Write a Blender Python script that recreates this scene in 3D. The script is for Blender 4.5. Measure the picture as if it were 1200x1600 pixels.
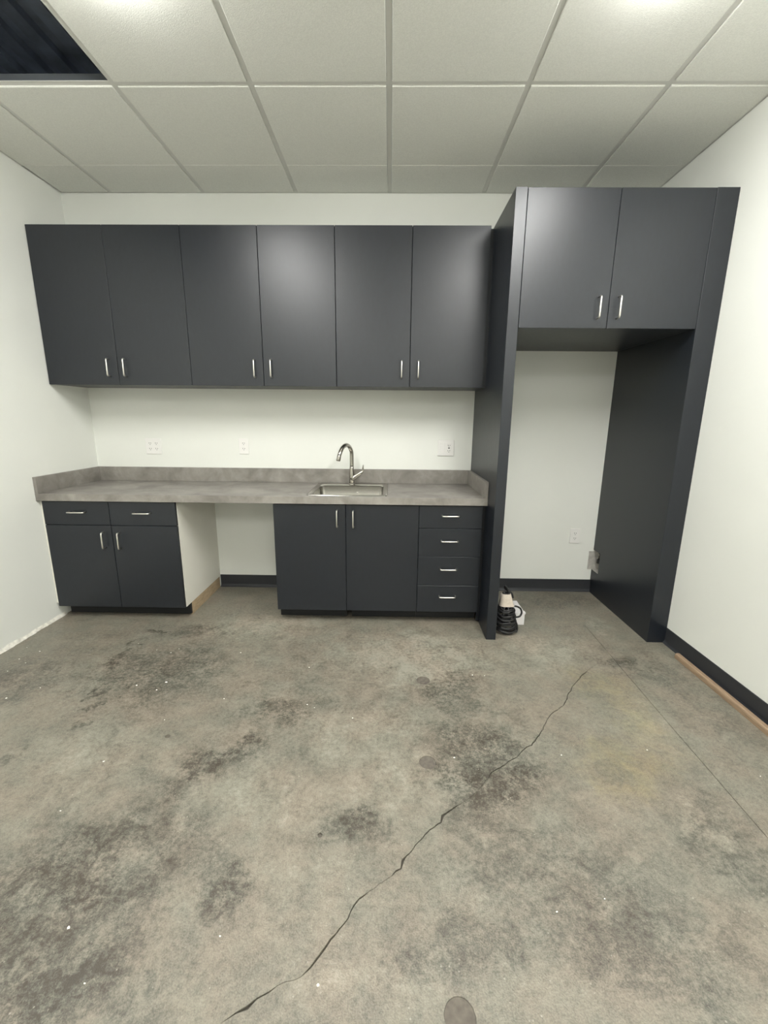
import bpy, bmesh, math, random
from mathutils import Vector, Matrix, noise
random.seed(7)
for o in list(bpy.data.objects): bpy.data.objects.remove(o)
scene = bpy.context.scene
COL = scene.collection

# ---------------------------------------------------------------- camera
cam = bpy.data.cameras.new('camera'); cam.sensor_fit = 'HORIZONTAL'; cam.sensor_width = 36.0
cam.lens = 661.926 / 1200 * 36.0; cam.clip_start = 0.02
camo = bpy.data.objects.new('camera', cam); COL.objects.link(camo)
r, u, b = (0.999839, 0.015745, 0.008645), (-0.011854, 0.216828, 0.976138), (0.013495, -0.976083, 0.21698)
camo.matrix_world = Matrix(((r[0], u[0], b[0], 0.0101), (r[1], u[1], b[1], -3.1426), (r[2], u[2], b[2], 1.3171), (0, 0, 0, 1)))
scene.camera = camo
# ---------------------------------------------------------------- world, exposure
w = bpy.data.worlds.new('world'); scene.world = w; w.use_nodes = True
w.node_tree.nodes['Background'].inputs[0].default_value = (0.5, 0.53, 0.56, 1)
w.node_tree.nodes['Background'].inputs[1].default_value = 0.05
vs = scene.view_settings
vs.view_transform = 'Standard'; vs.look = 'None'; vs.gamma = 1.0; vs.use_curve_mapping = False
vs.exposure = 0.69
LIGHT_POWER = 24.0           # emission of the wraparound ceiling lights
LIGHT_COLOR = (1.0, 0.995, 0.97)

# ---------------------------------------------------------------- measures (metres; back wall y=0, floor z=0)
XL, XR, H, YR = -2.179, 1.690, 2.7423, -6.8
TILE, X0 = 0.6096, -0.0144
XP0, XP1, XI, YP, ZT = 0.607, 0.665, 1.581, -0.776, 2.421

# ---------------------------------------------------------------- materials
def mat(name, col, rough=0.5, metal=0.0, spec=0.5, emis=None, noise_amt=0.0, noise_scale=8.0, bump=0.0, bump_scale=200.0,
        stretch=(1, 1, 1), rough_var=0.0, coat=0.0):
    m = bpy.data.materials.new(name); m.use_nodes = True
    nt = m.node_tree; bs = nt.nodes['Principled BSDF']
    bs.inputs['Base Color'].default_value = (*col, 1); bs.inputs['Roughness'].default_value = rough
    bs.inputs['Metallic'].default_value = metal; bs.inputs['Specular IOR Level'].default_value = spec
    bs.inputs['Coat Weight'].default_value = coat
    if emis:
        bs.inputs['Emission Color'].default_value = (*emis[0], 1); bs.inputs['Emission Strength'].default_value = emis[1]
    if noise_amt or bump or rough_var:
        geo = nt.nodes.new('ShaderNodeNewGeometry'); mp = nt.nodes.new('ShaderNodeMapping')
        mp.inputs['Scale'].default_value = stretch
        nt.links.new(geo.outputs['Position'], mp.inputs['Vector'])
    if noise_amt or rough_var:
        n = nt.nodes.new('ShaderNodeTexNoise'); n.inputs['Scale'].default_value = noise_scale; n.inputs['Detail'].default_value = 6
        nt.links.new(mp.outputs[0], n.inputs['Vector'])
        if noise_amt:
            cr = nt.nodes.new('ShaderNodeValToRGB')
            cr.color_ramp.elements[0].position = 0.3; cr.color_ramp.elements[1].position = 0.7
            cr.color_ramp.elements[0].color = (*[c * (1 - noise_amt) for c in col], 1)
            cr.color_ramp.elements[1].color = (*[min(1, c * (1 + noise_amt)) for c in col], 1)
            nt.links.new(n.outputs[0], cr.inputs[0]); nt.links.new(cr.outputs[0], bs.inputs['Base Color'])
        if rough_var:
            mr = nt.nodes.new('ShaderNodeMapRange')
            mr.inputs['To Min'].default_value = rough - rough_var; mr.inputs['To Max'].default_value = rough + rough_var
            nt.links.new(n.outputs[0], mr.inputs['Value']); nt.links.new(mr.outputs[0], bs.inputs['Roughness'])
    if bump:
        n2 = nt.nodes.new('ShaderNodeTexNoise'); n2.inputs['Scale'].default_value = bump_scale; n2.inputs['Detail'].default_value = 3
        bp = nt.nodes.new('ShaderNodeBump'); bp.inputs['Strength'].default_value = bump; bp.inputs['Distance'].default_value = 0.002
        nt.links.new(mp.outputs[0], n2.inputs['Vector']); nt.links.new(n2.outputs[0], bp.inputs['Height'])
        nt.links.new(bp.outputs[0], bs.inputs['Normal'])
    return m

M = {}
M['wall'] = mat('wall_paint', (0.80, 0.81, 0.76), 0.6, spec=0.3, bump=0.12, bump_scale=130, noise_amt=0.015, noise_scale=2)
M['ceil'] = mat('ceiling_tile', (0.86, 0.865, 0.81), 0.9, spec=0.1, bump=0.5, bump_scale=260, noise_amt=0.05, noise_scale=180)
M['tee'] = mat('grid_paint', (0.74, 0.74, 0.70), 0.5, spec=0.3)
M['web'] = mat('tee_web', (0.10, 0.11, 0.12), 0.6)
M['deck'] = mat('deck_dark', (0.44, 0.50, 0.61), 0.8, noise_amt=0.3, noise_scale=6)
M['lam'] = mat('navy_laminate', (0.0090, 0.0118, 0.0172), 0.365, spec=0.62, bump=0.06, bump_scale=350, stretch=(1, 1, 0.35), noise_amt=0.10, noise_scale=60, rough_var=0.03)
M['toe'] = mat('black_toe', (0.010, 0.011, 0.012), 0.5, spec=0.3)
M['base'] = mat('vinyl_base', (0.030, 0.032, 0.036), 0.5, spec=0.4)
M['mel'] = mat('white_melamine', (0.86, 0.84, 0.76), 0.45, spec=0.35, noise_amt=0.02, noise_scale=5)
M['ply'] = mat('raw_board', (0.46, 0.35, 0.22), 0.8, noise_amt=0.15, noise_scale=20, stretch=(1, 1, 6))
M['wood'] = mat('raw_wood_stick', (0.30, 0.21, 0.135), 0.7, noise_amt=0.22, noise_scale=25, stretch=(8, 0.6, 8))
M['steel'] = mat('brushed_steel', (0.47, 0.455, 0.42), 0.22, metal=1.0, bump=0.03, bump_scale=300, stretch=(0.1, 1, 1))
M['nickel'] = mat('brushed_nickel', (0.40, 0.38, 0.34), 0.25, metal=1.0)
M['pull'] = mat('satin_pull', (0.78, 0.75, 0.70), 0.28, metal=1.0)
M['plate'] = mat('white_plastic', (0.83, 0.82, 0.79), 0.35)
M['slot'] = mat('slot_dark', (0.03, 0.03, 0.03), 0.6)
M['cord'] = mat('black_rubber', (0.012, 0.012, 0.013), 0.42)
M['paper'] = mat('beige_paper', (0.60, 0.53, 0.45), 0.8, noise_amt=0.1, noise_scale=90)
M['carton'] = mat('white_carton', (0.80, 0.78, 0.78), 0.6)
M['galv'] = mat('grey_box_metal', (0.55, 0.53, 0.49), 0.5, metal=0.3, noise_amt=0.2, noise_scale=30)
M['chip'] = mat('white_chip', (0.85, 0.83, 0.78), 0.7)
M['crack'] = mat('crack_dirt', (0.07, 0.062, 0.05), 0.95)
M['plug'] = mat('grout_plug', (0.135, 0.118, 0.098), 0.85, noise_amt=0.2, noise_scale=60)
M['caulk'] = mat('drywall_edge', (0.72, 0.70, 0.63), 0.8, noise_amt=0.2, noise_scale=40, bump=0.6, bump_scale=80)
M['led'] = mat('led_diffuser', (0.9, 0.9, 0.9), 0.5, emis=(LIGHT_COLOR, LIGHT_POWER))

def counter_mat():
    m = bpy.data.materials.new('concrete_laminate'); m.use_nodes = True; nt = m.node_tree; bs = nt.nodes['Principled BSDF']
    geo = nt.nodes.new('ShaderNodeNewGeometry'); L = nt.links.new
    n1 = nt.nodes.new('ShaderNodeTexNoise'); n1.inputs['Scale'].default_value = 5.5; n1.inputs['Detail'].default_value = 8; n1.inputs['Roughness'].default_value = 0.62
    n1.inputs['Distortion'].default_value = 0.6
    n2 = nt.nodes.new('ShaderNodeTexNoise'); n2.inputs['Scale'].default_value = 28; n2.inputs['Detail'].default_value = 5
    L(geo.outputs['Position'], n1.inputs['Vector']); L(geo.outputs['Position'], n2.inputs['Vector'])
    c1 = nt.nodes.new('ShaderNodeValToRGB'); e = c1.color_ramp.elements
    e[0].position = 0.32; e[0].color = (0.185, 0.170, 0.152, 1); e[1].position = 0.68; e[1].color = (0.335, 0.315, 0.285, 1)
    k = c1.color_ramp.elements.new(0.5); k.color = (0.255, 0.238, 0.214, 1)
    L(n1.outputs[0], c1.inputs[0])
    c2 = nt.nodes.new('ShaderNodeValToRGB'); c2.color_ramp.elements[0].color = (0.8, 0.8, 0.8, 1); c2.color_ramp.elements[1].color = (1.15, 1.15, 1.15, 1)
    L(n2.outputs[0], c2.inputs[0])
    mx = nt.nodes.new('ShaderNodeMix'); mx.data_type = 'RGBA'; mx.blend_type = 'MULTIPLY'; mx.inputs[0].default_value = 1.0
    L(c1.outputs[0], mx.inputs[6]); L(c2.outputs[0], mx.inputs[7]); L(mx.outputs[2], bs.inputs['Base Color'])
    bs.inputs['Roughness'].default_value = 0.42; bs.inputs['Specular IOR Level'].default_value = 0.4
    return m
M['counter'] = counter_mat()

CRACK=[(1.18, -1.006), (1.121, -1.057), (1.052, -1.113), (0.947, -1.226), (0.897, -1.293), (0.865, -1.342), (0.838, -1.38), (0.764, -1.435), (0.728, -1.478), (0.671, -1.559), (0.639, -1.597), (0.607, -1.63), (0.582, -1.644), (0.531, -1.693), (0.491, -1.72), (0.46, -1.742), (0.41, -1.774), (0.399, -1.792), (0.322, -1.877), (0.276, -1.909), (0.234, -1.935), (0.203, -1.96), (0.191, -1.984), (0.155, -2.009), (0.116, -2.051), (0.084, -2.088), (0.064, -2.112), (0.054, -2.135), (0.003, -2.174), (-0.021, -2.191), (-0.065, -2.22), (-0.083, -2.252), (-0.098, -2.28), (-0.117, -2.304), (-0.138, -2.33), (-0.158, -2.359), (-0.171, -2.374), (-0.191, -2.39), (-0.205, -2.397), (-0.241, -2.409), (-0.26, -2.421), (-0.286, -2.435), (-0.299, -2.449), (-0.323, -2.457), (-0.352, -2.475)]
CHIPS=[(-1.321, -0.956), (-1.111, -1.252), (-1.802, -1.397), (-0.414, -1.102), (-1.244, -1.282), (-1.126, -1.315), (-2.081, -0.951), (-1.958, -1.105), (-1.975, -0.989), (-0.366, -1.404), (-0.329, -1.425), (-0.145, -1.489), (-0.771, -1.373), (-0.978, -1.523), (-1.093, -1.759), (-1.705, -1.316), (-1.467, -0.889), (-1.227, -0.98), (-1.2, -0.938), (-0.832, -0.968), (0.518, -1.151), (0.455, -1.147), (1.074, -1.646), (0.711, -1.682), (1.43, -1.767), (-1.099, -1.972), (-0.822, -2.305), (-0.417, -2.315), (-0.147, -2.407), (-0.701, -2.415), (-2.024, -1.069), (-1.987, -1.183), (0.279, -1.706), (0.628, -2.205), (0.481, -2.24)]
DARK=[(-0.48, -2.19, 0.07, 0.05, 0.9), (-0.09, -1.99, 0.12, 0.06, 0.7), (-1.22, -1.14, 0.34, 0.23, 0.5), (-1.15, -0.71, 0.22, 0.1, 0.5), (0.4, -1.69, 0.18, 0.23, 0.6), (0.3, -1.89, 0.16, 0.12, 0.6), (0.31, -1.27, 0.16, 0.18, 0.4), (0.6, -1.63, 0.16, 0.17, 0.25), (-0.47, -1.48, 0.17, 0.1, 0.5), (-0.68, -1.73, 0.15, 0.08, 0.45), (-0.77, -1.86, 0.16, 0.12, 0.45), (-0.81, -2.1, 0.3, 0.12, 0.55), (-0.95, -2.27, 0.32, 0.15, 0.62), (-0.78, -2.44, 0.28, 0.09, 0.6), (-1.87, -1.23, 0.23, 0.16, 0.4), (0.46, -2.13, 0.3, 0.15, 0.35), (0.66, -2.3, 0.3, 0.11, 0.35), (0.24, -2.32, 0.13, 0.08, 0.4), (1.08, -2.08, 0.14, 0.16, 0.4), (1.29, -0.97, 0.09, 0.07, 0.7), (1.5, -1.13, 0.2, 0.2, 0.3), (1.51, -1.46, 0.17, 0.17, 0.25), (0.07, -2.35, 0.1, 0.06, 0.3), (1.3, -0.2, 0.34, 0.14, 0.4), (-1.37, -1.61, 0.022, 0.0286, 0.7), (-1.38, -1.46, 0.028, 0.0364, 0.7), (-1.39, -1.52, 0.02, 0.026000000000000002, 0.7), (-1.47, -0.9, 0.03, 0.039, 0.7), (-1.45, -0.99, 0.03, 0.039, 0.7), (-1.48, -0.74, 0.028, 0.0364, 0.7), (-1.46, -1.05, 0.03, 0.039, 0.7), (-1.45, -0.73, 0.02, 0.026000000000000002, 0.7), (-1.46, -1.78, 0.03, 0.039, 0.7), (-0.73, -1.73, 0.05, 0.065, 0.7), (-0.62, -1.7, 0.04, 0.052000000000000005, 0.7), (-1.4, -1.36, 0.035, 0.045500000000000006, 0.7)]  # floor stains; near-left ones deepened, painting in dimmer light there
LIGHT=[(0.17, -0.95, 0.50, 0.27, 0.75), (-0.11, -1.58, 0.24, 0.19, 0.4), (-0.41, -1.88, 0.27, 0.12, 0.35), (-0.21, -2.21, 0.22, 0.1, 0.2), (0.95, -0.9, 0.26, 0.2, 0.65), (1.14, -1.47, 0.14, 0.21, 0.3), (-0.80, -0.65, 0.32, 0.20, 0.7), (-1.14, -1.72, 0.28, 0.15, 0.3), (1.05, -2.0, 0.08, 0.06, 0.4), (0.09, -1.84, 0.21, 0.12, 0.35), (-0.05, -2.38, 0.19, 0.06, 0.3), (1.36, -0.62, 0.1, 0.07, 0.6)]  # pale patches; those by the cabinets strengthened, painting in brighter light
YEL=[(0.97, -1.73, 0.2, 0.14, 0.8), (1.07, -1.2, 0.16, 0.16, 0.6), (1.14, -1.47, 0.11, 0.17, 0.6), (-0.66, -2.44, 0.15, 0.04, 0.0)]

def floor_mat():
    m = bpy.data.materials.new('stained_concrete'); m.use_nodes = True; nt = m.node_tree; N = nt.nodes; L = nt.links.new
    bs = N['Principled BSDF']
    geo = N.new('ShaderNodeNewGeometry')
    def nz(scale, detail=4, rough=0.55, vec=None, col=False, dist=0.0):
        n = N.new('ShaderNodeTexNoise'); n.inputs['Scale'].default_value = scale; n.inputs['Detail'].default_value = detail
        n.inputs['Roughness'].default_value = rough; n.inputs['Distortion'].default_value = dist
        L(vec or geo.outputs['Position'], n.inputs['Vector']); return n.outputs['Color' if col else 0]
    def vm(op, a, bb):
        n = N.new('ShaderNodeVectorMath'); n.operation = op
        for i, v in enumerate((a, bb)):
            if isinstance(v, tuple): n.inputs[i].default_value = v
            else: L(v, n.inputs[i])
        return n.outputs['Value' if op == 'LENGTH' else 0]
    def ma(op, a, bb=0.0, c=0.0, clamp=False):
        n = N.new('ShaderNodeMath'); n.operation = op; n.use_clamp = clamp
        for i, v in enumerate((a, bb, c)):
            if isinstance(v, (int, float)): n.inputs[i].default_value = v
            else: L(v, n.inputs[i])
        return n.outputs[0]
    def mr(v, a, bb, c=0.0, d=1.0, smooth=True):
        n = N.new('ShaderNodeMapRange'); n.interpolation_type = 'SMOOTHSTEP' if smooth else 'LINEAR'
        for i, x in enumerate((a, bb, c, d)): n.inputs[i + 1].default_value = x
        L(v, n.inputs[0]); return n.outputs[0]
    warp = vm('MULTIPLY', vm('SUBTRACT', nz(3.5, 5, 0.6, col=True), (0.5, 0.5, 0.5)), (0.42, 0.42, 0.0))
    warp2 = vm('MULTIPLY', vm('SUBTRACT', nz(17, 4, 0.6, col=True), (0.5, 0.5, 0.5)), (0.14, 0.14, 0.0))
    P = vm('ADD', vm('ADD', geo.outputs['Position'], warp), warp2)
    def blots(lst):
        acc = None
        for (x, y, rx, ry, s) in lst:
            mp = N.new('ShaderNodeMapping'); mp.vector_type = 'TEXTURE'
            mp.inputs['Location'].default_value = (x, y, 0); mp.inputs['Scale'].default_value = (rx * 1.25, ry * 1.25, 10)
            L(P, mp.inputs['Vector'])
            v = mr(vm('LENGTH', mp.outputs[0], (0, 0, 0)), 1.12, 0.2, 0.0, s)
            acc = v if acc is None else ma('ADD', acc, v)
        return acc
    dk = blots(DARK); lt = blots(LIGHT); ye = blots(YEL)
    big = mr(nz(1.7, 6, 0.6), 0.3, 0.7, -0.55, 0.55, False)
    mid = mr(nz(11, 9, 0.74, dist=0.5), 0.34, 0.66, -0.62, 0.62, False)
    fine = mr(nz(60, 6, 0.8), 0.36, 0.64, -0.55, 0.55, False)
    grit = mr(nz(230, 2, 0.6), 0.36, 0.64, -0.5, 0.5, False)
    # tone 0 dark .. 1 light; dark stains also turn blotchy
    g_ = ma('MULTIPLY', ma('ADD', mid, fine), 0.75)
    t = ma('SUBTRACT', ma('MULTIPLY', lt, ma('ADD', 0.8, g_)), ma('MULTIPLY', dk, ma('MAXIMUM', ma('SUBTRACT', 0.85, g_), 0.1)))
    t = ma('MULTIPLY_ADD', t, 0.50, 0.55)
    t = ma('MULTIPLY_ADD', big, 0.12, t); t = ma('MULTIPLY_ADD', mid, 0.27, t)
    t = ma('MULTIPLY_ADD', fine, 0.28, t); t = ma('MULTIPLY_ADD', grit, 0.20, t)
    cr = N.new('ShaderNodeValToRGB'); e = cr.color_ramp.elements
    e[0].position = 0.0; e[0].color = (0.066, 0.056, 0.043, 1); e[1].position = 1.0; e[1].color = (0.34, 0.31, 0.26, 1)
    for p_, c_ in ((0.3, (0.128, 0.119, 0.098)), (0.56, (0.216, 0.197, 0.160)), (0.8, (0.276, 0.252, 0.206))):
        k = e.new(p_); k.color = (*c_, 1)
    L(t, cr.inputs[0])
    # cool grey-green against pinkish drift
    hue = mr(nz(4.5, 6, 0.65), 0.35, 0.65, 0.0, 1.0)
    tint = N.new('ShaderNodeMix'); tint.data_type = 'RGBA'; L(hue, tint.inputs[0])
    tint.inputs[6].default_value = (0.955, 1.0, 0.985, 1); tint.inputs[7].default_value = (1.03, 0.99, 0.96, 1)
    m1 = N.new('ShaderNodeMix'); m1.data_type = 'RGBA'; m1.blend_type = 'MULTIPLY'; m1.inputs[0].default_value = 1.0
    L(cr.outputs[0], m1.inputs[6]); L(tint.outputs[2], m1.inputs[7])
    m2 = N.new('ShaderNodeMix'); m2.data_type = 'RGBA'; m2.blend_type = 'MULTIPLY'
    L(ma('MULTIPLY', ye, ma('ADD', 0.8, mid), clamp=True), m2.inputs[0]); L(m1.outputs[2], m2.inputs[6]); m2.inputs[7].default_value = (1.08, 1.02, 0.80, 1)
    # pale aggregate flecks
    vo = N.new('ShaderNodeTexVoronoi'); vo.inputs['Scale'].default_value = 55; L(geo.outputs['Position'], vo.inputs['Vector'])
    sp = ma('MULTIPLY', mr(vo.outputs['Distance'], 0.16, 0.07), mr(nz(23, 2), 0.52, 0.66), clamp=True)
    m3 = N.new('ShaderNodeMix'); m3.data_type = 'RGBA'; L(ma('MULTIPLY', sp, 0.5), m3.inputs[0]); L(m2.outputs[2], m3.inputs[6]); m3.inputs[7].default_value = (0.5, 0.47, 0.40, 1)
    L(m3.outputs[2], bs.inputs['Base Color'])
    rr = mr(mid, -0.5, 0.5, 0.34, 0.54, False); L(rr, bs.inputs['Roughness'])
    bs.inputs['Specular IOR Level'].default_value = 0.5
    bp = N.new('ShaderNodeBump'); bp.inputs['Strength'].default_value = 0.25; bp.inputs['Distance'].default_value = 0.003
    L(ma('MULTIPLY_ADD', fine, 0.7, grit), bp.inputs['Height']); L(bp.outputs[0], bs.inputs['Normal'])
    return m
M['floor'] = floor_mat()

# ---------------------------------------------------------------- helpers
def finish(name, bm, material, parent=None, smooth=False):
    bmesh.ops.recalc_face_normals(bm, faces=bm.faces[:])
    me = bpy.data.meshes.new(name); bm.to_mesh(me); bm.free()
    if material: me.materials.append(M[material])
    if smooth:
        for p in me.polygons: p.use_smooth = True
    o = bpy.data.objects.new(name, me); COL.objects.link(o)
    if parent: o.parent = parent
    return o
def add_box(bm, x0, x1, y0, y1, z0, z1, bev=0.0, segs=1):
    m = Matrix.Translation(((x0 + x1) / 2, (y0 + y1) / 2, (z0 + z1) / 2)) @ Matrix.Diagonal((abs(x1 - x0), abs(y1 - y0), abs(z1 - z0), 1))
    vs_ = bmesh.ops.create_cube(bm, size=1.0, matrix=m)['verts']
    if bev:
        es = list({e for v in vs_ for e in v.link_edges})
        bmesh.ops.bevel(bm, geom=es, offset=bev, segments=segs, affect='EDGES', profile=0.5)
def box(name, x0, x1, y0, y1, z0, z1, material, parent=None, bev=0.0, segs=1):
    bm = bmesh.new(); add_box(bm, x0, x1, y0, y1, z0, z1, bev, segs); return finish(name, bm, material, parent)
def add_tube(bm, pts, rad, n=10, closed=False):
    pts = [Vector(p) for p in pts]; k = len(pts)
    rads = rad if isinstance(rad, (list, tuple)) else [rad] * k
    rings = []; up = None
    for i, p in enumerate(pts):
        if closed: t = (pts[(i + 1) % k] - pts[i - 1]).normalized()
        else: t = (pts[min(i + 1, k - 1)] - pts[max(i - 1, 0)]).normalized()
        if up is None:
            up = t.orthogonal().normalized()
        up = (up - t * up.dot(t)).normalized(); s = t.cross(up)
        rings.append([bm.verts.new(p + (up * math.cos(a) + s * math.sin(a)) * rads[i]) for a in (2 * math.pi * j / n for j in range(n))])
    for i in range(k if closed else k - 1):
        A, B = rings[i], rings[(i + 1) % k]
        off = 0
        if closed and i == k - 1:
            off = min(range(n), key=lambda q: (A[0].co - B[q].co).length)
        for j in range(n): bm.faces.new((A[j], A[(j + 1) % n], B[(j + 1 + off) % n], B[(j + off) % n]))
    if not closed: bm.faces.new(rings[0]); bm.faces.new(rings[-1])
def tube(name, pts, rad, material, parent=None, n=10, closed=False):
    bm = bmesh.new(); add_tube(bm, pts, rad, n, closed); return finish(name, bm, material, parent, True)
def spline(pts, sub=6):
    pts = [Vector(p) for p in pts]; out = []
    for i in range(len(pts) - 1):
        p0, p1, p2, p3 = pts[max(i - 1, 0)], pts[i], pts[i + 1], pts[min(i + 2, len(pts) - 1)]
        for s in range(sub):
            t = s / sub
            out.append(0.5 * ((2 * p1) + (p2 - p0) * t + (2 * p0 - 5 * p1 + 4 * p2 - p3) * t * t + (3 * p1 - p0 - 3 * p2 + p3) * t ** 3))
    out.append(pts[-1]); return out
def prism(bm, poly, axis, a0, a1):
    """extrude a closed 2-D polygon along an axis (0=x: poly is (y,z); 1=y: (x,z); 2=z: (x,y))"""
    def P(q, a): return {0: (a, q[0], q[1]), 1: (q[0], a, q[1]), 2: (q[0], q[1], a)}[axis]
    A = [bm.verts.new(P(q, a0)) for q in poly]; B = [bm.verts.new(P(q, a1)) for q in poly]; n = len(poly)
    bm.faces.new(A); bm.faces.new(B[::-1])
    for i in range(n): bm.faces.new((A[i], A[(i + 1) % n], B[(i + 1) % n], B[i]))
def lathe(name, prof, cx, cy, material, parent=None, n=24):
    bm = bmesh.new(); rings = []
    for (rr, z) in prof:
        rings.append([bm.verts.new((cx + rr * math.cos(2 * math.pi * j / n), cy + rr * math.sin(2 * math.pi * j / n), z)) for j in range(n)])
    for A, B in zip(rings, rings[1:]):
        for j in range(n): bm.faces.new((A[j], A[(j + 1) % n], B[(j + 1) % n], B[j]))
    bm.faces.new(rings[0]); bm.faces.new(rings[-1])
    return finish(name, bm, material, parent, True)
def empty(name, loc, label=None, cat=None, group=None, kind=None):
    o = bpy.data.objects.new(name, None); COL.objects.link(o); o.empty_display_size = 0.05
    if kind: o['kind'] = kind
    return tag(o, label, cat, group)
def tag(o, label=None, cat=None, group=None, kind=None):
    for k, v in (('label', label), ('category', cat), ('group', group), ('kind', kind)):
        if v: o[k] = v
    return o

# ================================================================ THE ROOM
def struct(o, label, cat): return tag(o, label, cat, kind='structure')
ZW = H + .06
struct(box('wall_back', XL - .12, XR + .12, 0, .12, -.1, ZW, 'wall'), 'off-white painted back wall behind the navy cabinets', 'wall')
struct(box('wall_left', XL - .12, XL, YR, 0, -.1, ZW, 'wall'), 'off-white textured wall on the left with no baseboard', 'wall')
struct(box('wall_right', XR, XR + .12, YR, 0, -.1, ZW, 'wall'), 'off-white wall on the right above the black base', 'wall')
struct(box('wall_rear', XL - .12, XR + .12, YR - .12, YR, -.1, ZW, 'wall'), 'unseen off-white wall behind the viewer, added for bounce light', 'wall')  # unseen wall, closes the room to gain bounce light
ZD = 3.25
bm = bmesh.new(); add_box(bm, XL - .12, XR + .12, YR - .12, .12, ZD, ZD + .05)
for (a0, a1, c0, c1) in ((XL - .12, XR + .12, 0, .12), (XL - .12, XR + .12, YR - .12, YR), (XL - .12, XL, YR, 0), (XR, XR + .12, YR, 0)):
    add_box(bm, a0, a1, c0, c1, ZW + .0005, ZD)
xx = XL
while xx < XR: add_box(bm, xx, xx + .07, YR, 0, ZD - .04, ZD + .005); xx += .15
struct(finish('roof_deck', bm, 'deck'), 'dark ribbed deck seen through the missing ceiling tile', 'deck')

# floor with the crack, the saw-cut joint and the core holes sunk into it
def crack_outline():
    n = len(CRACK); left, right = [], []
    pts = []
    for i in range(n - 1):                                          # finer, jittered polyline
        a, c = Vector(CRACK[i]), Vector(CRACK[i + 1])
        k = max(1, int((c - a).length / 0.014))
        for s in range(k):
            p = a.lerp(c, s / k); j = 0.0025
            pts.append(p + Vector((random.uniform(-j, j), random.uniform(-j, j))))
    pts.append(Vector(CRACK[-1]))
    m = len(pts)
    for i, p in enumerate(pts):
        t = (pts[min(i + 1, m - 1)] - pts[max(i - 1, 0)]).normalized(); nn = Vector((-t.y, t.x))
        wd = 0.0010 + 0.0024 * max(0.0, noise.noise(Vector((p.x * 9, p.y * 9, 3.1))) + .25) + random.uniform(0, .0007)
        for (gx, gy, gr) in ((.36, -1.84, .055), (.29, -1.90, .04), (.0, -2.18, .05), (-.215, -2.40, .035), (1.12, -1.06, .06)):       # where the crack closes up
            if (p - Vector((gx, gy))).length < gr: wd = .0005
        for (gx, gy) in ((.06, -2.12), (-.3, -2.45), (.199, -1.97)):
            if (p - Vector((gx, gy))).length < .015: wd += .0022
        wd *= min(1, i / 6 + .15) * min(1, (m - 1 - i) / 4 + .15)
        left.append(p + nn * wd); right.append(p - nn * wd)
    return [tuple(q) for q in left] + [tuple(q) for q in right[::-1]]
def circle(cx, cy, rad, n=28, wob=0.0):
    return [(cx + rad * (1 + random.uniform(-wob, wob)) * math.cos(2 * math.pi * i / n), cy + rad * (1 + random.uniform(-wob, wob)) * math.sin(2 * math.pi * i / n)) for i in range(n)]
PLUGS = [(.192, -1.199, .034), (.170, -1.731, .033), (.182, -2.455, .036)]
JW = .0013
loops = [(crack_outline(), -.010)]
loops.append(([(1.300 - JW, -.56), (1.262 - JW, -1.5), (1.245 - JW, -2.05), (1.20 - JW, -3.6), (1.20 + JW, -3.6), (1.245 + JW, -2.05), (1.262 + JW, -1.5), (1.300 + JW, -.56)], -.008))
for (cx, cy, cr_) in PLUGS: loops.append((circle(cx, cy, cr_, 28, .015), -.0025))
loops.append((circle(-.203, -2.037, .0085, 10, .12), -.006))
loops.append((circle(-.913, -1.62, .012, 10, .12), -.004))
outer = [(XL - .1, YR - .1), (XR + .1, YR - .1), (XR + .1, .1), (XL - .1, .1)]
bm = bmesh.new(); edges = []
def ring(poly):
    vs_ = [bm.verts.new((x, y, 0)) for x, y in poly]
    return vs_, [bm.edges.new((vs_[i], vs_[(i + 1) % len(vs_)])) for i in range(len(vs_))]
_, e0 = ring(outer); edges += e0; inner = []
for poly, dz in loops:
    vv, ee = ring(poly); edges += ee; inner.append((vv, dz))
bmesh.ops.triangle_fill(bm, use_beauty=True, use_dissolve=False, edges=edges, normal=(0, 0, 1))
for f in bm.faces:
    if f.normal.z < 0: f.normal_flip()
for vv, dz in inner:
    low = [bm.verts.new((v.co.x, v.co.y, dz)) for v in vv]; n = len(vv)
    for i in range(n): bm.faces.new((vv[i], vv[(i + 1) % n], low[(i + 1) % n], low[i]))
me = bpy.data.meshes.new('floor'); bm.to_mesh(me); bm.free(); me.materials.append(M['floor'])
floor = bpy.data.objects.new('floor', me); COL.objects.link(floor)
struct(floor, 'stained grey concrete slab floor with a long crack', 'floor')
def flat(name, poly, z, material, parent):
    b2 = bmesh.new(); b2.faces.new([b2.verts.new((x, y, z)) for x, y in poly]); bmesh.ops.triangulate(b2, faces=b2.faces[:])
    b3 = finish(name, b2, material, parent)
    return b3
b2 = bmesh.new(); poly = loops[0][0]; n = len(poly); h = n // 2
vv = [b2.verts.new((x, y, -.0065)) for x, y in poly]
for i in range(h - 1): b2.faces.new((vv[i], vv[i + 1], vv[n - 2 - i], vv[n - 1 - i]))
tag(finish('crack', b2, 'crack', floor), 'dark jagged crack running across the slab')
b2 = bmesh.new(); vv = [b2.verts.new((x, y, -.005)) for x, y in loops[1][0]]
for i in range(3): b2.faces.new((vv[i], vv[i + 1], vv[6 - i], vv[7 - i]))
tag(finish('control_joint', b2, 'crack', floor), 'thin straight saw-cut joint')
for (poly, dz), (cx, cy, cr_) in zip(loops[2:5], PLUGS):
    tag(flat('core_plug', [(cx + (x - cx) * .985, cy + (y - cy) * .985) for x, y in poly], -.0018, 'plug', floor), 'round brown grout plug set in the slab')
for poly, dz in loops[5:]: flat('pit', poly, dz, 'plug', floor)

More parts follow.
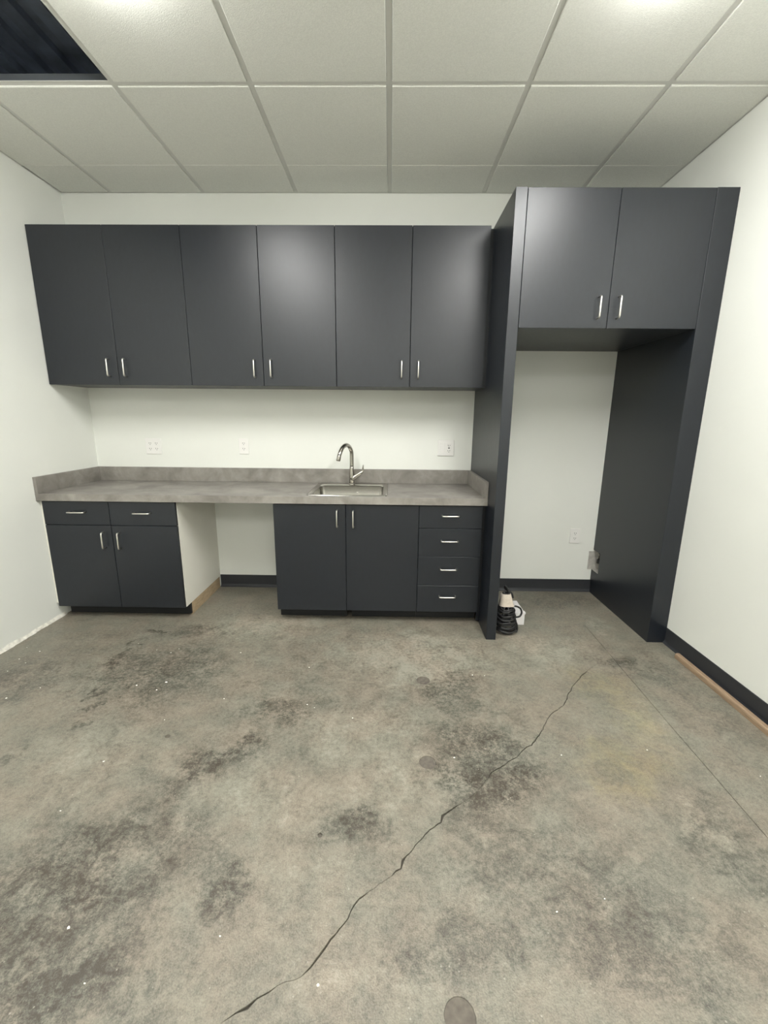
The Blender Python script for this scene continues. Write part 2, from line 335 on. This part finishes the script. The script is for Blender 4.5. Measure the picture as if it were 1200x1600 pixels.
# ceiling: lay-in tiles, tees, wall angle
ceiling = empty('ceiling', (0, 0, 0), 'suspended white tile ceiling with one tile missing', 'ceiling', kind='structure')
xs = [XL] + [X0 + k * TILE for k in (-3, -2, -1, 0, 1, 2)] + [XR]
ys = [0, -.927, -2.147, -3.366, -4.585, -5.804, YR]
LIGHT_Y0, FILL_LIGHT_Y1 = -1.47, -4.70
cache = {}
def tile_mesh(wx, wy, score):
    key = (round(wx, 4), round(wy, 4), score is not None and round(score, 4))
    if key not in cache:
        b2 = bmesh.new()
        if score is None: add_box(b2, 0, wx, -wy, 0, 0, .018, .002)
        else:
            add_box(b2, 0, wx, -score + .002, 0, 0, .018, .0022); add_box(b2, 0, wx, -wy, -score - .002, 0, .018, .0022)
            add_box(b2, 0, wx, -score - .01, -score + .01, .003, .018)
        bmesh.ops.recalc_face_normals(b2, faces=b2.faces[:])
        m_ = bpy.data.meshes.new('ceiling_tile'); b2.to_mesh(m_); b2.free(); m_.materials.append(M['ceil']); cache[key] = m_
    return cache[key]
G = .0128
def two_tone(o):                                                    # painted flange below, bare steel web above
    o.data.materials.append(M['web'])
    for p in o.data.polygons:
        if p.center.z > H + .0095: p.material_index = 1
    return o
def put_tile(x0, x1, y0, y1, score):
    o = bpy.data.objects.new('ceiling_tile', tile_mesh(x1 - x0 - 2 * G, abs(y1 - y0) - 2 * G, score)); COL.objects.link(o)
    o.parent = ceiling; o.location = (x0 + G, y0 - G, H)
def light(xc, y0, label):
    """four-foot wraparound fixture under the ceiling: white pan, glowing wrap lens, two end caps"""
    t = empty('ceiling_light', (0, 0, 0), label, 'light', 'wraparound lights under the ceiling')
    y1 = y0 - 1.22
    box('pan', xc - .15, xc + .15, y1, y0, H - .014, H - .001, 'plate', t, .002)
    lens = [(xc - .138, H - .0142), (xc - .135, H - .045), (xc - .118, H - .066), (xc - .09, H - .074), (xc + .09, H - .074), (xc + .118, H - .066), (xc + .135, H - .045), (xc + .138, H - .0142)]
    b2 = bmesh.new(); prism(b2, lens, 1, y1 + .006, y0 - .006); finish('lens', b2, 'led', t)
    for (a, c) in ((y1, y1 + .0055), (y0 - .0055, y0)): box('end_cap', xc - .14, xc + .14, a, c, H - .030, H - .0145, 'plate', t)
for xc, y0, lb in ((-.929, LIGHT_Y0, 'wraparound light over the left half of the room nearest the cabinets'), (.90, LIGHT_Y0, 'wraparound light in front of the tall refrigerator surround'),
                   (-.929, FILL_LIGHT_Y1, 'unseen wraparound light added for ambient fill at the rear left'), (.90, FILL_LIGHT_Y1, 'unseen wraparound light added for ambient fill at the rear right')):  # rear pair is unseen, added to raise the ambient light
    light(xc, y0, lb)
for i in range(7):
    for j in range(6):
        x0, x1, y0, y1 = xs[i], xs[i + 1], ys[j], ys[j + 1]
        if (i, j) == (1, 1): continue                               # the missing tile
        put_tile(x0, x1, y0, y1, (abs(y1 - y0) - TILE - G) if j == 0 else TILE - G if j < 5 else None)
for x in xs[1:-1]:
    b2 = bmesh.new(); add_box(b2, x - .012, x + .012, YR, 0, H + .006, H + .0085); add_box(b2, x - .002, x + .002, YR, 0, H + .0085, H + .045)
    two_tone(finish('main_tee', b2, 'tee', ceiling))
for y in ys[1:-1]:
    for i in range(7):
        a0 = xs[i] + (.012 if i else 0); a1 = xs[i + 1] - (.012 if i < 6 else 0)
        b2 = bmesh.new(); add_box(b2, a0, a1, y - .012, y + .012, H + .006, H + .0085); add_box(b2, a0, a1, y - .002, y + .002, H + .0085, H + .04)
        two_tone(finish('cross_tee', b2, 'tee', ceiling))
box('wall_angle', -1.73, XR, -.013, 0, H + .004, H + .0085, 'tee', ceiling)
box('wall_angle', XL, XL + .013, YR, -.30, H + .004, H + .0085, 'tee', ceiling)
box('wall_angle', XR - .013, XR, YR, -.013, H + .004, H + .0085, 'tee', ceiling)

# cove base
def cove(name, p0, p1, axis, sgn, label):
    """profile out from the wall (sgn) with a small toe; axis 0 runs along x on the back wall, axis 1 along y on the right wall"""
    prof = [(0, 0), (.016, 0), (.015, .004), (.008, .012), (.0045, .022), (.004, .096), (.002, .098), (0, .098)]
    b2 = bmesh.new()
    if axis == 0: prism(b2, [(-d, z) for d, z in prof], 0, p0, p1)
    else: prism(b2, [(XR - d, z) for d, z in prof], 1, p0, p1)
    return struct(finish(name, b2, 'base'), label, 'baseboard')
cove('baseboard_back', XP1, XR - .002, 0, 1, 'black vinyl base along the wall inside the refrigerator recess')
cove('baseboard_knee', -1.321, -.716, 0, 1, 'black vinyl base at the back of the open knee space')
cove('baseboard_right', YR, YP - .001, 1, 1, 'black vinyl base along the right wall')
# ragged drywall edge where the left wall meets the slab
b2 = bmesh.new(); n = 150; y_ = -.50; prev = None
for i in range(n + 1):
    y = -.52 - (2.2) * i / n
    hh = .020 + .014 * noise.noise(Vector((y * 9, 0, 0))) + .006 * noise.noise(Vector((y * 40, 5, 0)))
    dd = .012 + .010 * noise.noise(Vector((y * 13, 9, 0))) + .005 * noise.noise(Vector((y * 45, 2, 0)))
    cur = [b2.verts.new(q) for q in ((XL + .0005, y, max(.006, hh)), (XL + .004, y, max(.005, hh - .005)), (XL + max(.005, dd), y, .0008))]
    if prev:
        for k in range(2): b2.faces.new((prev[k], prev[k + 1], cur[k + 1], cur[k]))
    prev = cur
struct(finish('trim_1', b2, 'caulk', None, False), 'ragged pale drywall edge at the foot of the left wall', 'trim')

# ================================================================ CABINETS
def pull(parent, x, y, z, vertical, length=.103):
    """bent wire pull standing off a front at plane y, its middle at x, z"""
    h_, d, rr = length / 2, .030, .008
    prof = [(-h_, 0), (-h_, d - rr), (-h_ + rr * .3, d - rr * .3), (-h_ + rr, d), (h_ - rr, d), (h_ - rr * .3, d - rr * .3), (h_, d - rr), (h_, 0)]
    pts = [((x, y - q[1], z + q[0]) if vertical else (x + q[0], y - q[1], z)) for q in prof]
    o = tube('handle', pts, .0046, 'pull', parent, 10); o['label'] = 'satin metal bar pull'; return o
GAP = .0016
def front(name, parent, x0, x1, y, z0, z1, px, pz, vertical, thick=.019):
    d = box(name, x0 + GAP, x1 - GAP, y, y + thick, z0 + GAP, z1 - GAP, 'lam', parent, .0012)
    pull(d, px, y, pz, vertical); return d

YU, ZU0 = -.355, 1.506
ux = [XL + .002, -1.7203, -1.256, -.7959, -.335, .1257, .587]
ulab = ['navy two-door wall cabinet in the corner against the left wall', 'navy two-door wall cabinet in the middle of the upper run',
        'navy two-door wall cabinet above the sink next to the tall side panel']
for k in range(3):
    a, c, e_ = ux[2 * k], ux[2 * k + 1], ux[2 * k + 2]
    t = empty('wall_cabinet', (0, 0, 0), ulab[k], 'cabinet', 'navy wall cabinets above the counter')
    box('carcass', a + .0005, e_ - .0005, YU + .021, -.001, ZU0 + .004, ZT - .001, 'lam', t)
    front('door', t, a, c, YU, ZU0, ZT, c - .052, 1.612, True)
    front('door', t, c, e_, YU, ZU0, ZT, c + .052, 1.612, True)
    if k == 2: tag(box('filler_strip', .587, XP0 - .0005, YU + .018, -.001, ZU0 + .004, ZT - .012, 'lam', t), 'narrow recessed filler strip')

YB, ZC0, ZTOE, YTOE = -.585, .7975, .086, -.513
def base_body(t, x0, x1, side_l, side_r, ztop=ZC0 - .0005):
    b2 = bmesh.new(); add_box(b2, x0 + .019, x1 - .019, YB + .021, -.001, ZTOE, ztop); finish('carcass', b2, 'lam', t)
    box('side_panel', x0, x0 + .0185, YB + .021, -.001, ZTOE, ZC0 - .0005, side_l, t)
    s = box('side_panel', x1 - .0185, x1, YB + .021, -.001, ZTOE, ZC0 - .0005, side_r, t)
    return s
# left base
x0, x1 = -2.163, -1.3239; xm = (x0 + x1) / 2
t = empty('base_cabinet', (0, 0, 0), 'navy base cabinet with two drawers and two doors against the left wall', 'cabinet', 'navy base cabinets under the counter')
s = base_body(t, x0, x1, 'lam', 'mel'); s['label'] = 'bare white melamine end panel'
front('drawer', t, x0, xm, YB, .641, ZC0 - .004, -1.942, .727, False)
front('drawer', t, xm, x1, YB, .641, ZC0 - .004, -1.533, .725, False)
front('door', t, x0, xm, YB, ZTOE, .641, -1.795, .546, True)
front('door', t, xm, x1, YB, ZTOE, .641, -1.694, .544, True)
box('toe_kick', x0 + .02, x1 + .001, YTOE, YTOE + .018, 0.012, ZTOE - .001, 'toe', t)
tag(box('toe_kick_end', x1 - .018, x1, YTOE + .0185, -.017, 0, ZTOE - .001, 'ply', t), 'raw tan board under the end panel')
tag(box('filler_strip', XL + .001, x0 - .0005, YB + .010, YB + .028, ZTOE + .02, ZC0 - .001, 'mel', t), 'pale gap filler against the wall')
# sink base
x0, x1, xm = -.7153, .1919, -.2633
t = empty('sink_cabinet', (0, 0, 0), 'navy two-door base cabinet under the sink', 'cabinet', 'navy base cabinets under the counter')
base_body(t, x0, x1, 'lam', 'lam', ZC0 - .125)
front('door', t, x0, xm, YB, ZTOE, ZC0 - .006, -.3155, .705, True)
front('door', t, xm, x1, YB, ZTOE, ZC0 - .006, -.2155, .703, True)
box('toe_kick', x0 + .001, -.270, YTOE, YTOE + .018, .014, ZTOE - .001, 'toe', t)
box('toe_kick', -.236, x1, YTOE, YTOE + .018, .014, ZTOE - .001, 'toe', t)
# drawer base
x0, x1 = .1919, .5860
t = empty('drawer_cabinet', (0, 0, 0), 'navy four-drawer base cabinet between the sink cabinet and tall panel', 'cabinet', 'navy base cabinets under the counter')
base_body(t, x0 + .0005, x1, 'lam', 'lam')
zz = [ZC0 - .006, .647, .464, .270, ZTOE]
for i, hz in enumerate((.731, .570, .385, .199)):
    front('drawer', t, x0, x1, YB, zz[i + 1], zz[i], .386, hz, False)
box('toe_kick', x0 + .0005, x1, YTOE, YTOE + .018, .014, ZTOE - .001, 'toe', t)
tag(box('filler_strip', x1 + .0005, XP0 - .0005, YB + .03, YB + .045, .014, ZC0 - .006, 'lam', t), 'narrow recessed filler strip')

# tall side panels and the bridge cabinet
def slab_yz(name, x0, x1, poly, material, parent=None):
    b2 = bmesh.new(); prism(b2, poly, 0, x0, x1)
    bmesh.ops.bevel(b2, geom=[e for e in b2.edges if abs(e.verts[0].co.x - e.verts[1].co.x) < 1e-6 and min(e.verts[0].co.y, e.verts[1].co.y) < YP + .001 and abs(e.verts[0].co.y - e.verts[1].co.y) < 1e-6], offset=.0012, segments=1, affect='EDGES')
    return finish(name, b2, material, parent)
tag(slab_yz('tall_side_panel', XP0, XP1, [(YP, 0), (-.001, 0), (-.001, ZT), (YP, ZT)], 'lam'), 'tall navy side panel between the counter and the refrigerator recess', 'panel')
notch = [(YP, 0), (-.017, 0), (-.017, .100), (-.001, .100), (-.001, .182), (-.106, .182), (-.106, .342), (-.001, .342), (-.001, ZT), (YP, ZT)]
tag(slab_yz('tall_side_panel', XI, XR - .001, notch, 'lam'), 'wide tall navy side panel against the right wall, notched near its foot', 'panel')
t = empty('bridge_cabinet', (0, 0, 0), 'navy two-door cabinet bridging the top of the refrigerator recess', 'cabinet')
box('carcass', XP1 + .0005, XI - .0005, YP + .021, -.001, 1.7807, ZT - .001, 'lam', t)
front('door', t, XP1 + .001, 1.1206, YP, 1.7777, ZT, 1.0655, 1.878, True)
front('door', t, 1.1206, XI - .001, YP, 1.7777, ZT, 1.1665, 1.8785, True)

# ================================================================ COUNTERTOP
ZC = .842; ST = .020; ZS = .9443; YC = -.604
t = empty('countertop', (0, 0, 0), 'long grey concrete-look laminate countertop with raised splashes', 'countertop')
sx0, sx1, sy0, sy1 = -.515, -.005, -.556, -.062                     # sink rim
hx0, hx1, hy0, hy1 = sx0 + .012, sx1 - .012, sy0 + .012, sy1 - .012
b2 = bmesh.new(); XA, XB = XL + .001, XP0 - .001
A = [(XA, YC), (XB, YC), (XB, -.001), (XA, -.001)]; Bh = [(hx0, hy0), (hx1, hy0), (hx1, hy1), (hx0, hy1)]
zb_ = ZC - .019
def vring(poly, z): return [b2.verts.new((x, y, z)) for x, y in poly]
at, ab, bt, bb_ = vring(A, ZC), vring(A, zb_), vring(Bh, ZC), vring(Bh, zb_)
for i in range(4):
    j = (i + 1) % 4
    b2.faces.new((at[i], at[j], bt[j], bt[i])); b2.faces.new((ab[i], bb_[i], bb_[j], ab[j]))
    b2.faces.new((at[i], ab[i], ab[j], at[j])); b2.faces.new((bt[i], bt[j], bb_[j], bb_[i]))
finish('slab', b2, 'counter', t)
box('front_edge', XA, XB, YC - .0005, YC + .019, ZC0, ZC - .0004, 'counter', t, .001)
for (a, c, lbl) in ((XA, XA + ST, 'left'), (XB - ST, XB, 'right')):
    o = box('side_splash', a, c, YC - .0004, -.001, ZC0 + .001 if False else ZC, ZS, 'counter', t, .001)
box('back_splash', XA + ST, XB - ST, -ST, -.001, ZC, ZS, 'counter', t, .001)
box('apron', -1.32, -.72, YC + .0195, YC + .045, ZC0 + .001, ZC - .020, 'mel', t)

# ================================================================ SINK
t = empty('sink', (0, 0, 0), 'stainless steel drop-in sink set into the grey counter', 'sink')
def rr_(x0, x1, y0, y1, rad, n=5):
    out = []
    for (cx, cy, a0) in ((x1 - rad, y0 + rad, -90), (x1 - rad, y1 - rad, 0), (x0 + rad, y1 - rad, 90), (x0 + rad, y0 + rad, 180)):
        for i in range(n + 1):
            a = math.radians(a0 + 90 * i / n); out.append((cx + rad * math.cos(a), cy + rad * math.sin(a)))
    return out
bx0, bx1, by0, by1 = sx0 + .032, sx1 - .032, sy0 + .030, sy1 - .095
b2 = bmesh.new()
levels = [(rr_(sx0, sx1, sy0, sy1, .02), ZC + .0006), (rr_(sx0 + .002, sx1 - .002, sy0 + .002, sy1 - .002, .02), ZC + .0045), (rr_(sx0 + .010, sx1 - .010, sy0 + .010, sy1 - .010, .02), ZC + .0055),
          (rr_(sx0 + .014, sx1 - .014, sy0 + .014, sy1 - .014, .02), ZC + .003), (rr_(bx0 - .006, bx1 + .006, by0 - .006, by1 + .006, .034), ZC + .003), (rr_(bx0, bx1, by0, by1, .03), ZC - .003)]
rings = [[b2.verts.new((x, y, z)) for x, y in poly] for poly, z in levels]
for A_, B_ in zip(rings, rings[1:]):
    n = len(A_)
    for j in range(n): b2.faces.new((A_[j], A_[(j + 1) % n], B_[(j + 1) % n], B_[j]))
finish('rim', b2, 'steel', t, True)
b2 = bmesh.new()
levels = [(rr_(bx0, bx1, by0, by1, .03), ZC - .003), (rr_(bx0 + .004, bx1 - .004, by0 + .004, by1 - .004, .03), ZC - .13), (rr_(bx0 + .02, bx1 - .02, by0 + .02, by1 - .02, .03), ZC - .152), (rr_(bx0 + .16, bx1 - .16, by0 + .12, by1 - .12, .03), ZC - .157)]
rings = [[b2.verts.new((x, y, z)) for x, y in poly] for poly, z in levels]
for A_, B_ in zip(rings, rings[1:]):
    n = len(A_)
    for j in range(n): b2.faces.new((A_[j], A_[(j + 1) % n], B_[(j + 1) % n], B_[j]))
b2.faces.new(rings[-1]); finish('basin', b2, 'steel', t, True)
lathe('drain', [(.045, ZC - .1565), (.043, ZC - .153), (.034, ZC - .154), (.030, ZC - .1562)], (bx0 + bx1) / 2, (by0 + by1) / 2, 'nickel', t)
lathe('overflow_clip', [(.006, ZC - .048), (.006, ZC - .044)], -.222, by1 - .010, 'pull', t, 10)

# ================================================================ FAUCET
t = empty('faucet', (0, 0, 0), 'brushed nickel gooseneck faucet with a side lever behind the sink', 'faucet')
fx, fy, fz = -.266, -.112, ZC + .0035
lathe('base', [(.0235, fz), (.0235, fz + .004), (.021, fz + .007), (.0175, fz + .009)], fx, fy, 'nickel', t)
lathe('body', [(.0195, fz + .006), (.0195, fz + .05), (.0185, fz + .085), (.0155, fz + .115), (.0139, fz + .135)], fx, fy, 'nickel', t)
path = spline([(fx, fy, fz + .12), (fx, fy, 1.055), (-.268, -.118, 1.087), (-.281, -.142, 1.118), (-.298, -.180, 1.130), (-.318, -.215, 1.115), (-.331, -.240, 1.085), (-.337, -.249, 1.066)], 5)
tube('spout', path, .0138, 'nickel', t, 16)
tube('spray_head', [(-.3365, -.2485, 1.068), (-.3385, -.252, 1.060), (-.3440, -.262, 1.030), (-.3443, -.2625, 1.028)], [.0138, .0142, .0142, .0120], 'nickel', t, 16)
ar = spline([(fx + .004, fy, fz + .045), (fx + .028, fy, fz + .060), (fx + .060, fy, fz + .082), (fx + .080, fy, fz + .094)], 5)
tube('lever_arm', ar, [.0195 - .0100 * i / (len(ar) - 1) for i in range(len(ar))], 'nickel', t, 14)
lv = spline([(fx + .074, fy, fz + .088), (fx + .080, fy, fz + .105), (fx + .081, fy - .004, fz + .124), (fx + .083, fy - .006, fz + .142)], 4)
tube('lever', lv, [.0075 - .0042 * i / (len(lv) - 1) for i in range(len(lv))], 'nickel', t, 10)

# ================================================================ OUTLETS
def receptacle(t, x, z):
    """duplex half: a rounded face with two slots and a ground hole"""
    b2 = bmesh.new(); prism(b2, rr_(x - .0165, x + .0165, z - .0135, z + .0135, .010, 4), 1, -.0075, -.0052); o = finish('receptacle', b2, 'plate', t)
    for (dx, h_) in ((-.0065, .009), (.0065, .0075)): box('slot', x + dx - .0013, x + dx + .0013, -.0079, -.0074, z + .003 - h_ / 2, z + .003 + h_ / 2, 'slot', o)
    box('slot', x - .0022, x + .0022, -.0079, -.0074, z - .0095, z - .0055, 'slot', o)
def plate(t, x, z, w_):
    b2 = bmesh.new(); add_box(b2, x - w_ / 2, x + w_ / 2, -.0065, -.0002, z - .0575, z + .0575, .002, 2); finish('cover_plate', b2, 'plate', t)
def duplex(t, x, z):
    receptacle(t, x, z + .0195); receptacle(t, x, z - .0195)
    box('screw', x - .003, x + .003, -.0062, -.0054, z - .003, z + .003, 'plate', t)
def decora(t, x, z, switch):
    if switch:
        o = box('rocker_switch', x - .0165, x + .0165, -.0085, -.0052, z - .033, z + .033, 'plate', t, .0015)
        box('switch_surround', x - .0185, x + .0185, -.0060, -.0050, z - .035, z + .035, 'slot', t) if False else None
    else:
        o = box('receptacle', x - .0165, x + .0165, -.0078, -.0052, z - .033, z + .033, 'plate', t, .001)
        for dz in (.019, -.019):
            for (dx, h_) in ((-.0065, .009), (.0065, .0075)): box('slot', x + dx - .0013, x + dx + .0013, -.0083, -.0077, z + dz - h_ / 2, z + dz + h_ / 2, 'slot', o)
            box('slot', x - .0024, x + .0024, -.0083, -.0077, z + dz - .012, z + dz - .008, 'slot', o)
        box('test_button', x - .006, x + .006, -.0088, -.0077, z - .0035, z + .0035, 'slot', o)
t = empty('wall_outlet', (0, 0, 0), 'white square double outlet plate with four sockets above the counter', 'outlet')
plate(t, -1.742, 1.098, .116); duplex(t, -1.765, 1.098); duplex(t, -1.719, 1.098)
t = empty('wall_outlet', (0, 0, 0), 'white single outlet plate on the wall above the knee space', 'outlet')
plate(t, -1.071, 1.104, .072); duplex(t, -1.071, 1.104)
t = empty('wall_outlet', (0, 0, 0), 'white plate with a rocker switch and a socket near the tall panel', 'outlet')
plate(t, .415, 1.105, .118); decora(t, .392, 1.105, True); decora(t, .438, 1.105, False)
t = empty('wall_outlet', (0, 0, 0), 'white outlet plate low on the wall inside the refrigerator recess', 'outlet')
plate(t, 1.425, .450, .074); duplex(t, 1.425, .450)

# ================================================================ SMALL THINGS
t = empty('valve_box', (0, 0, 0), 'small grey metal water-supply box in the notch of the right panel', 'valve box')
b2 = bmesh.new(); add_box(b2, 1.548, 1.655, -.004, -.0005, .184, .330); add_box(b2, 1.655, 1.659, -.102, -.0005, .184, .338); add_box(b2, 1.5815, 1.655, -.102, -.0045, .184, .188)
finish('housing', b2, 'galv', t)
tube('supply_pipe', [(1.612, -.035, .339), (1.612, -.035, .262)], .008, 'nickel', t, 10)
tube('valve', [(1.612, -.035, .275), (1.612, -.035, .245)], .013, 'slot', t, 10)
tube('valve_handle', [(1.600, -.062, .258), (1.626, -.062, .258)], .008, 'slot', t, 10)

# coiled black cord standing in a hank against the tall panel, with a paper sleeve
t = empty('power_cord', (0, 0, 0), 'coiled black power cord with a beige paper sleeve beside the tall panel', 'cord')
ccx, ccy = .746, -.664
hank = bmesh.new()
prof = [(.012, .058, 0), (.020, .066, 1), (.032, .060, 2), (.040, .068, 3), (.052, .063, 0), (.062, .066, 1), (.074, .060, 2), (.082, .064, 3), (.094, .057, 0), (.104, .060, 1), (.114, .053, 2), (.124, .055, 3), (.136, .048, 0), (.146, .046, 1), (.158, .041, 2)]
for i, (z, rr, s_) in enumerate(prof):
    pts = []; ox, oy = random.uniform(-.004, .004), random.uniform(-.004, .004); ph = random.uniform(0, 6.28); tl = random.uniform(.006, .013)
    for k in range(28):
        a = 2 * math.pi * k / 28; r2 = rr * (1 + .05 * math.sin(2 * a + ph))
        zz_ = z + .010 + tl * math.sin(a) + .004 * math.sin(3 * a + ph)
        pts.append((ccx + ox + r2 * math.cos(a), ccy + oy + r2 * math.sin(a), max(.0065, zz_)))
    add_tube(hank, pts, .0062, 8, True)
for i in range(9):                                                  # strands gathered up into the sleeve
    a = 2 * math.pi * i / 9
    add_tube(hank, spline([(ccx + .050 * math.cos(a), ccy + .050 * math.sin(a), .125), (ccx + .042 * math.cos(a), ccy + .040 * math.sin(a), .160), (ccx + .024 * math.cos(a), ccy + .022 * math.sin(a), .190), (ccx - .002 + .018 * math.cos(a), ccy + .016 * math.sin(a), .262)], 4), .0065, 8)
finish('coil', hank, 'cord', t, True)
b2 = bmesh.new(); rings = []
for (z, rx, ry, dx) in ((.180, .047, .036, .002), (.186, .045, .034, .001), (.215, .037, .030, -.002), (.256, .029, .026, -.006), (.258, .024, .022, -.006)):
    rings.append([b2.verts.new((ccx + dx + rx * math.copysign(abs(math.cos(a)) ** .6, math.cos(a)), ccy + ry * math.copysign(abs(math.sin(a)) ** .6, math.sin(a)), z)) for a in (2 * math.pi * k / 28 for k in range(28))])
for A_, B_ in zip(rings, rings[1:]):
    for k in range(28): b2.faces.new((A_[k], A_[(k + 1) % 28], B_[(k + 1) % 28], B_[k]))
tag(finish('paper_sleeve', b2, 'paper', t, True), 'beige printed paper sleeve')
tube('cord_end', spline([(ccx - .004, ccy, .245), (ccx + .006, ccy - .004, .275), (ccx - .006, ccy, .298), (ccx - .014, ccy + .004, .304), (ccx - .010, ccy + .01, .285), (ccx + .008, ccy + .01, .270), (ccx + .032, ccy + .004, .252), (ccx + .040, ccy + .002, .225)], 6), .0062, 'cord', t, 8)
tube('cord_loop', spline([(ccx + .030, ccy - .012, .172), (ccx + .058, ccy - .012, .176), (ccx + .088, ccy - .006, .160), (ccx + .100, ccy - .004, .132), (ccx + .090, ccy - .008, .108), (ccx + .062, ccy - .016, .104)], 6), .0058, 'cord', t, 8)
tube('cord_tail', spline([(ccx + .055, ccy - .01, .09), (ccx + .074, ccy - .012, .055), (ccx + .078, ccy - .016, .018), (ccx + .070, ccy - .024, .0065)], 5), .0045, 'cord', t, 8)

t = empty('carton', (0, 0, 0), 'small white cardboard carton on the floor behind the coiled cord', 'box')
box('body', .795, .898, -.578, -.388, 0, .0805, 'carton', t, .001)
box('lid_flap', .794, .900, -.580, -.386, .081, .0835, 'carton', t, .0006)
box('flap_tab', .899, .9055, -.572, -.545, .072, .0835, 'carton', t, .0006)

# wooden strip along the right wall
b2 = bmesh.new(); prism(b2, [(1.638, .0005), (1.670, .0005), (1.670, .018), (1.667, .025), (1.660, .029), (1.646, .029), (1.640, .025), (1.638, .018)], 1, -2.6, -.945)
tag(finish('wooden_strip', b2, 'wood'), 'loose raw wood moulding strip lying along the right baseboard', 'wood strip')

b2 = bmesh.new()
for i, (x, y) in enumerate(CHIPS):
    sz = random.uniform(.002, .0045) * (1.7 if i in (1, 2, 26) else 1); a0 = random.uniform(0, 6.28); n = 5
    lo = [(x + sz * random.uniform(.6, 1.3) * math.cos(a0 + k * 2 * math.pi / n), y + sz * random.uniform(.4, .9) * math.sin(a0 + k * 2 * math.pi / n)) for k in range(n)]
    prism(b2, lo, 2, .0003, .0018)
tag(finish('paint_chips', b2, 'chip'), 'tiny white paint chips scattered over the concrete floor', 'debris', kind='stuff')
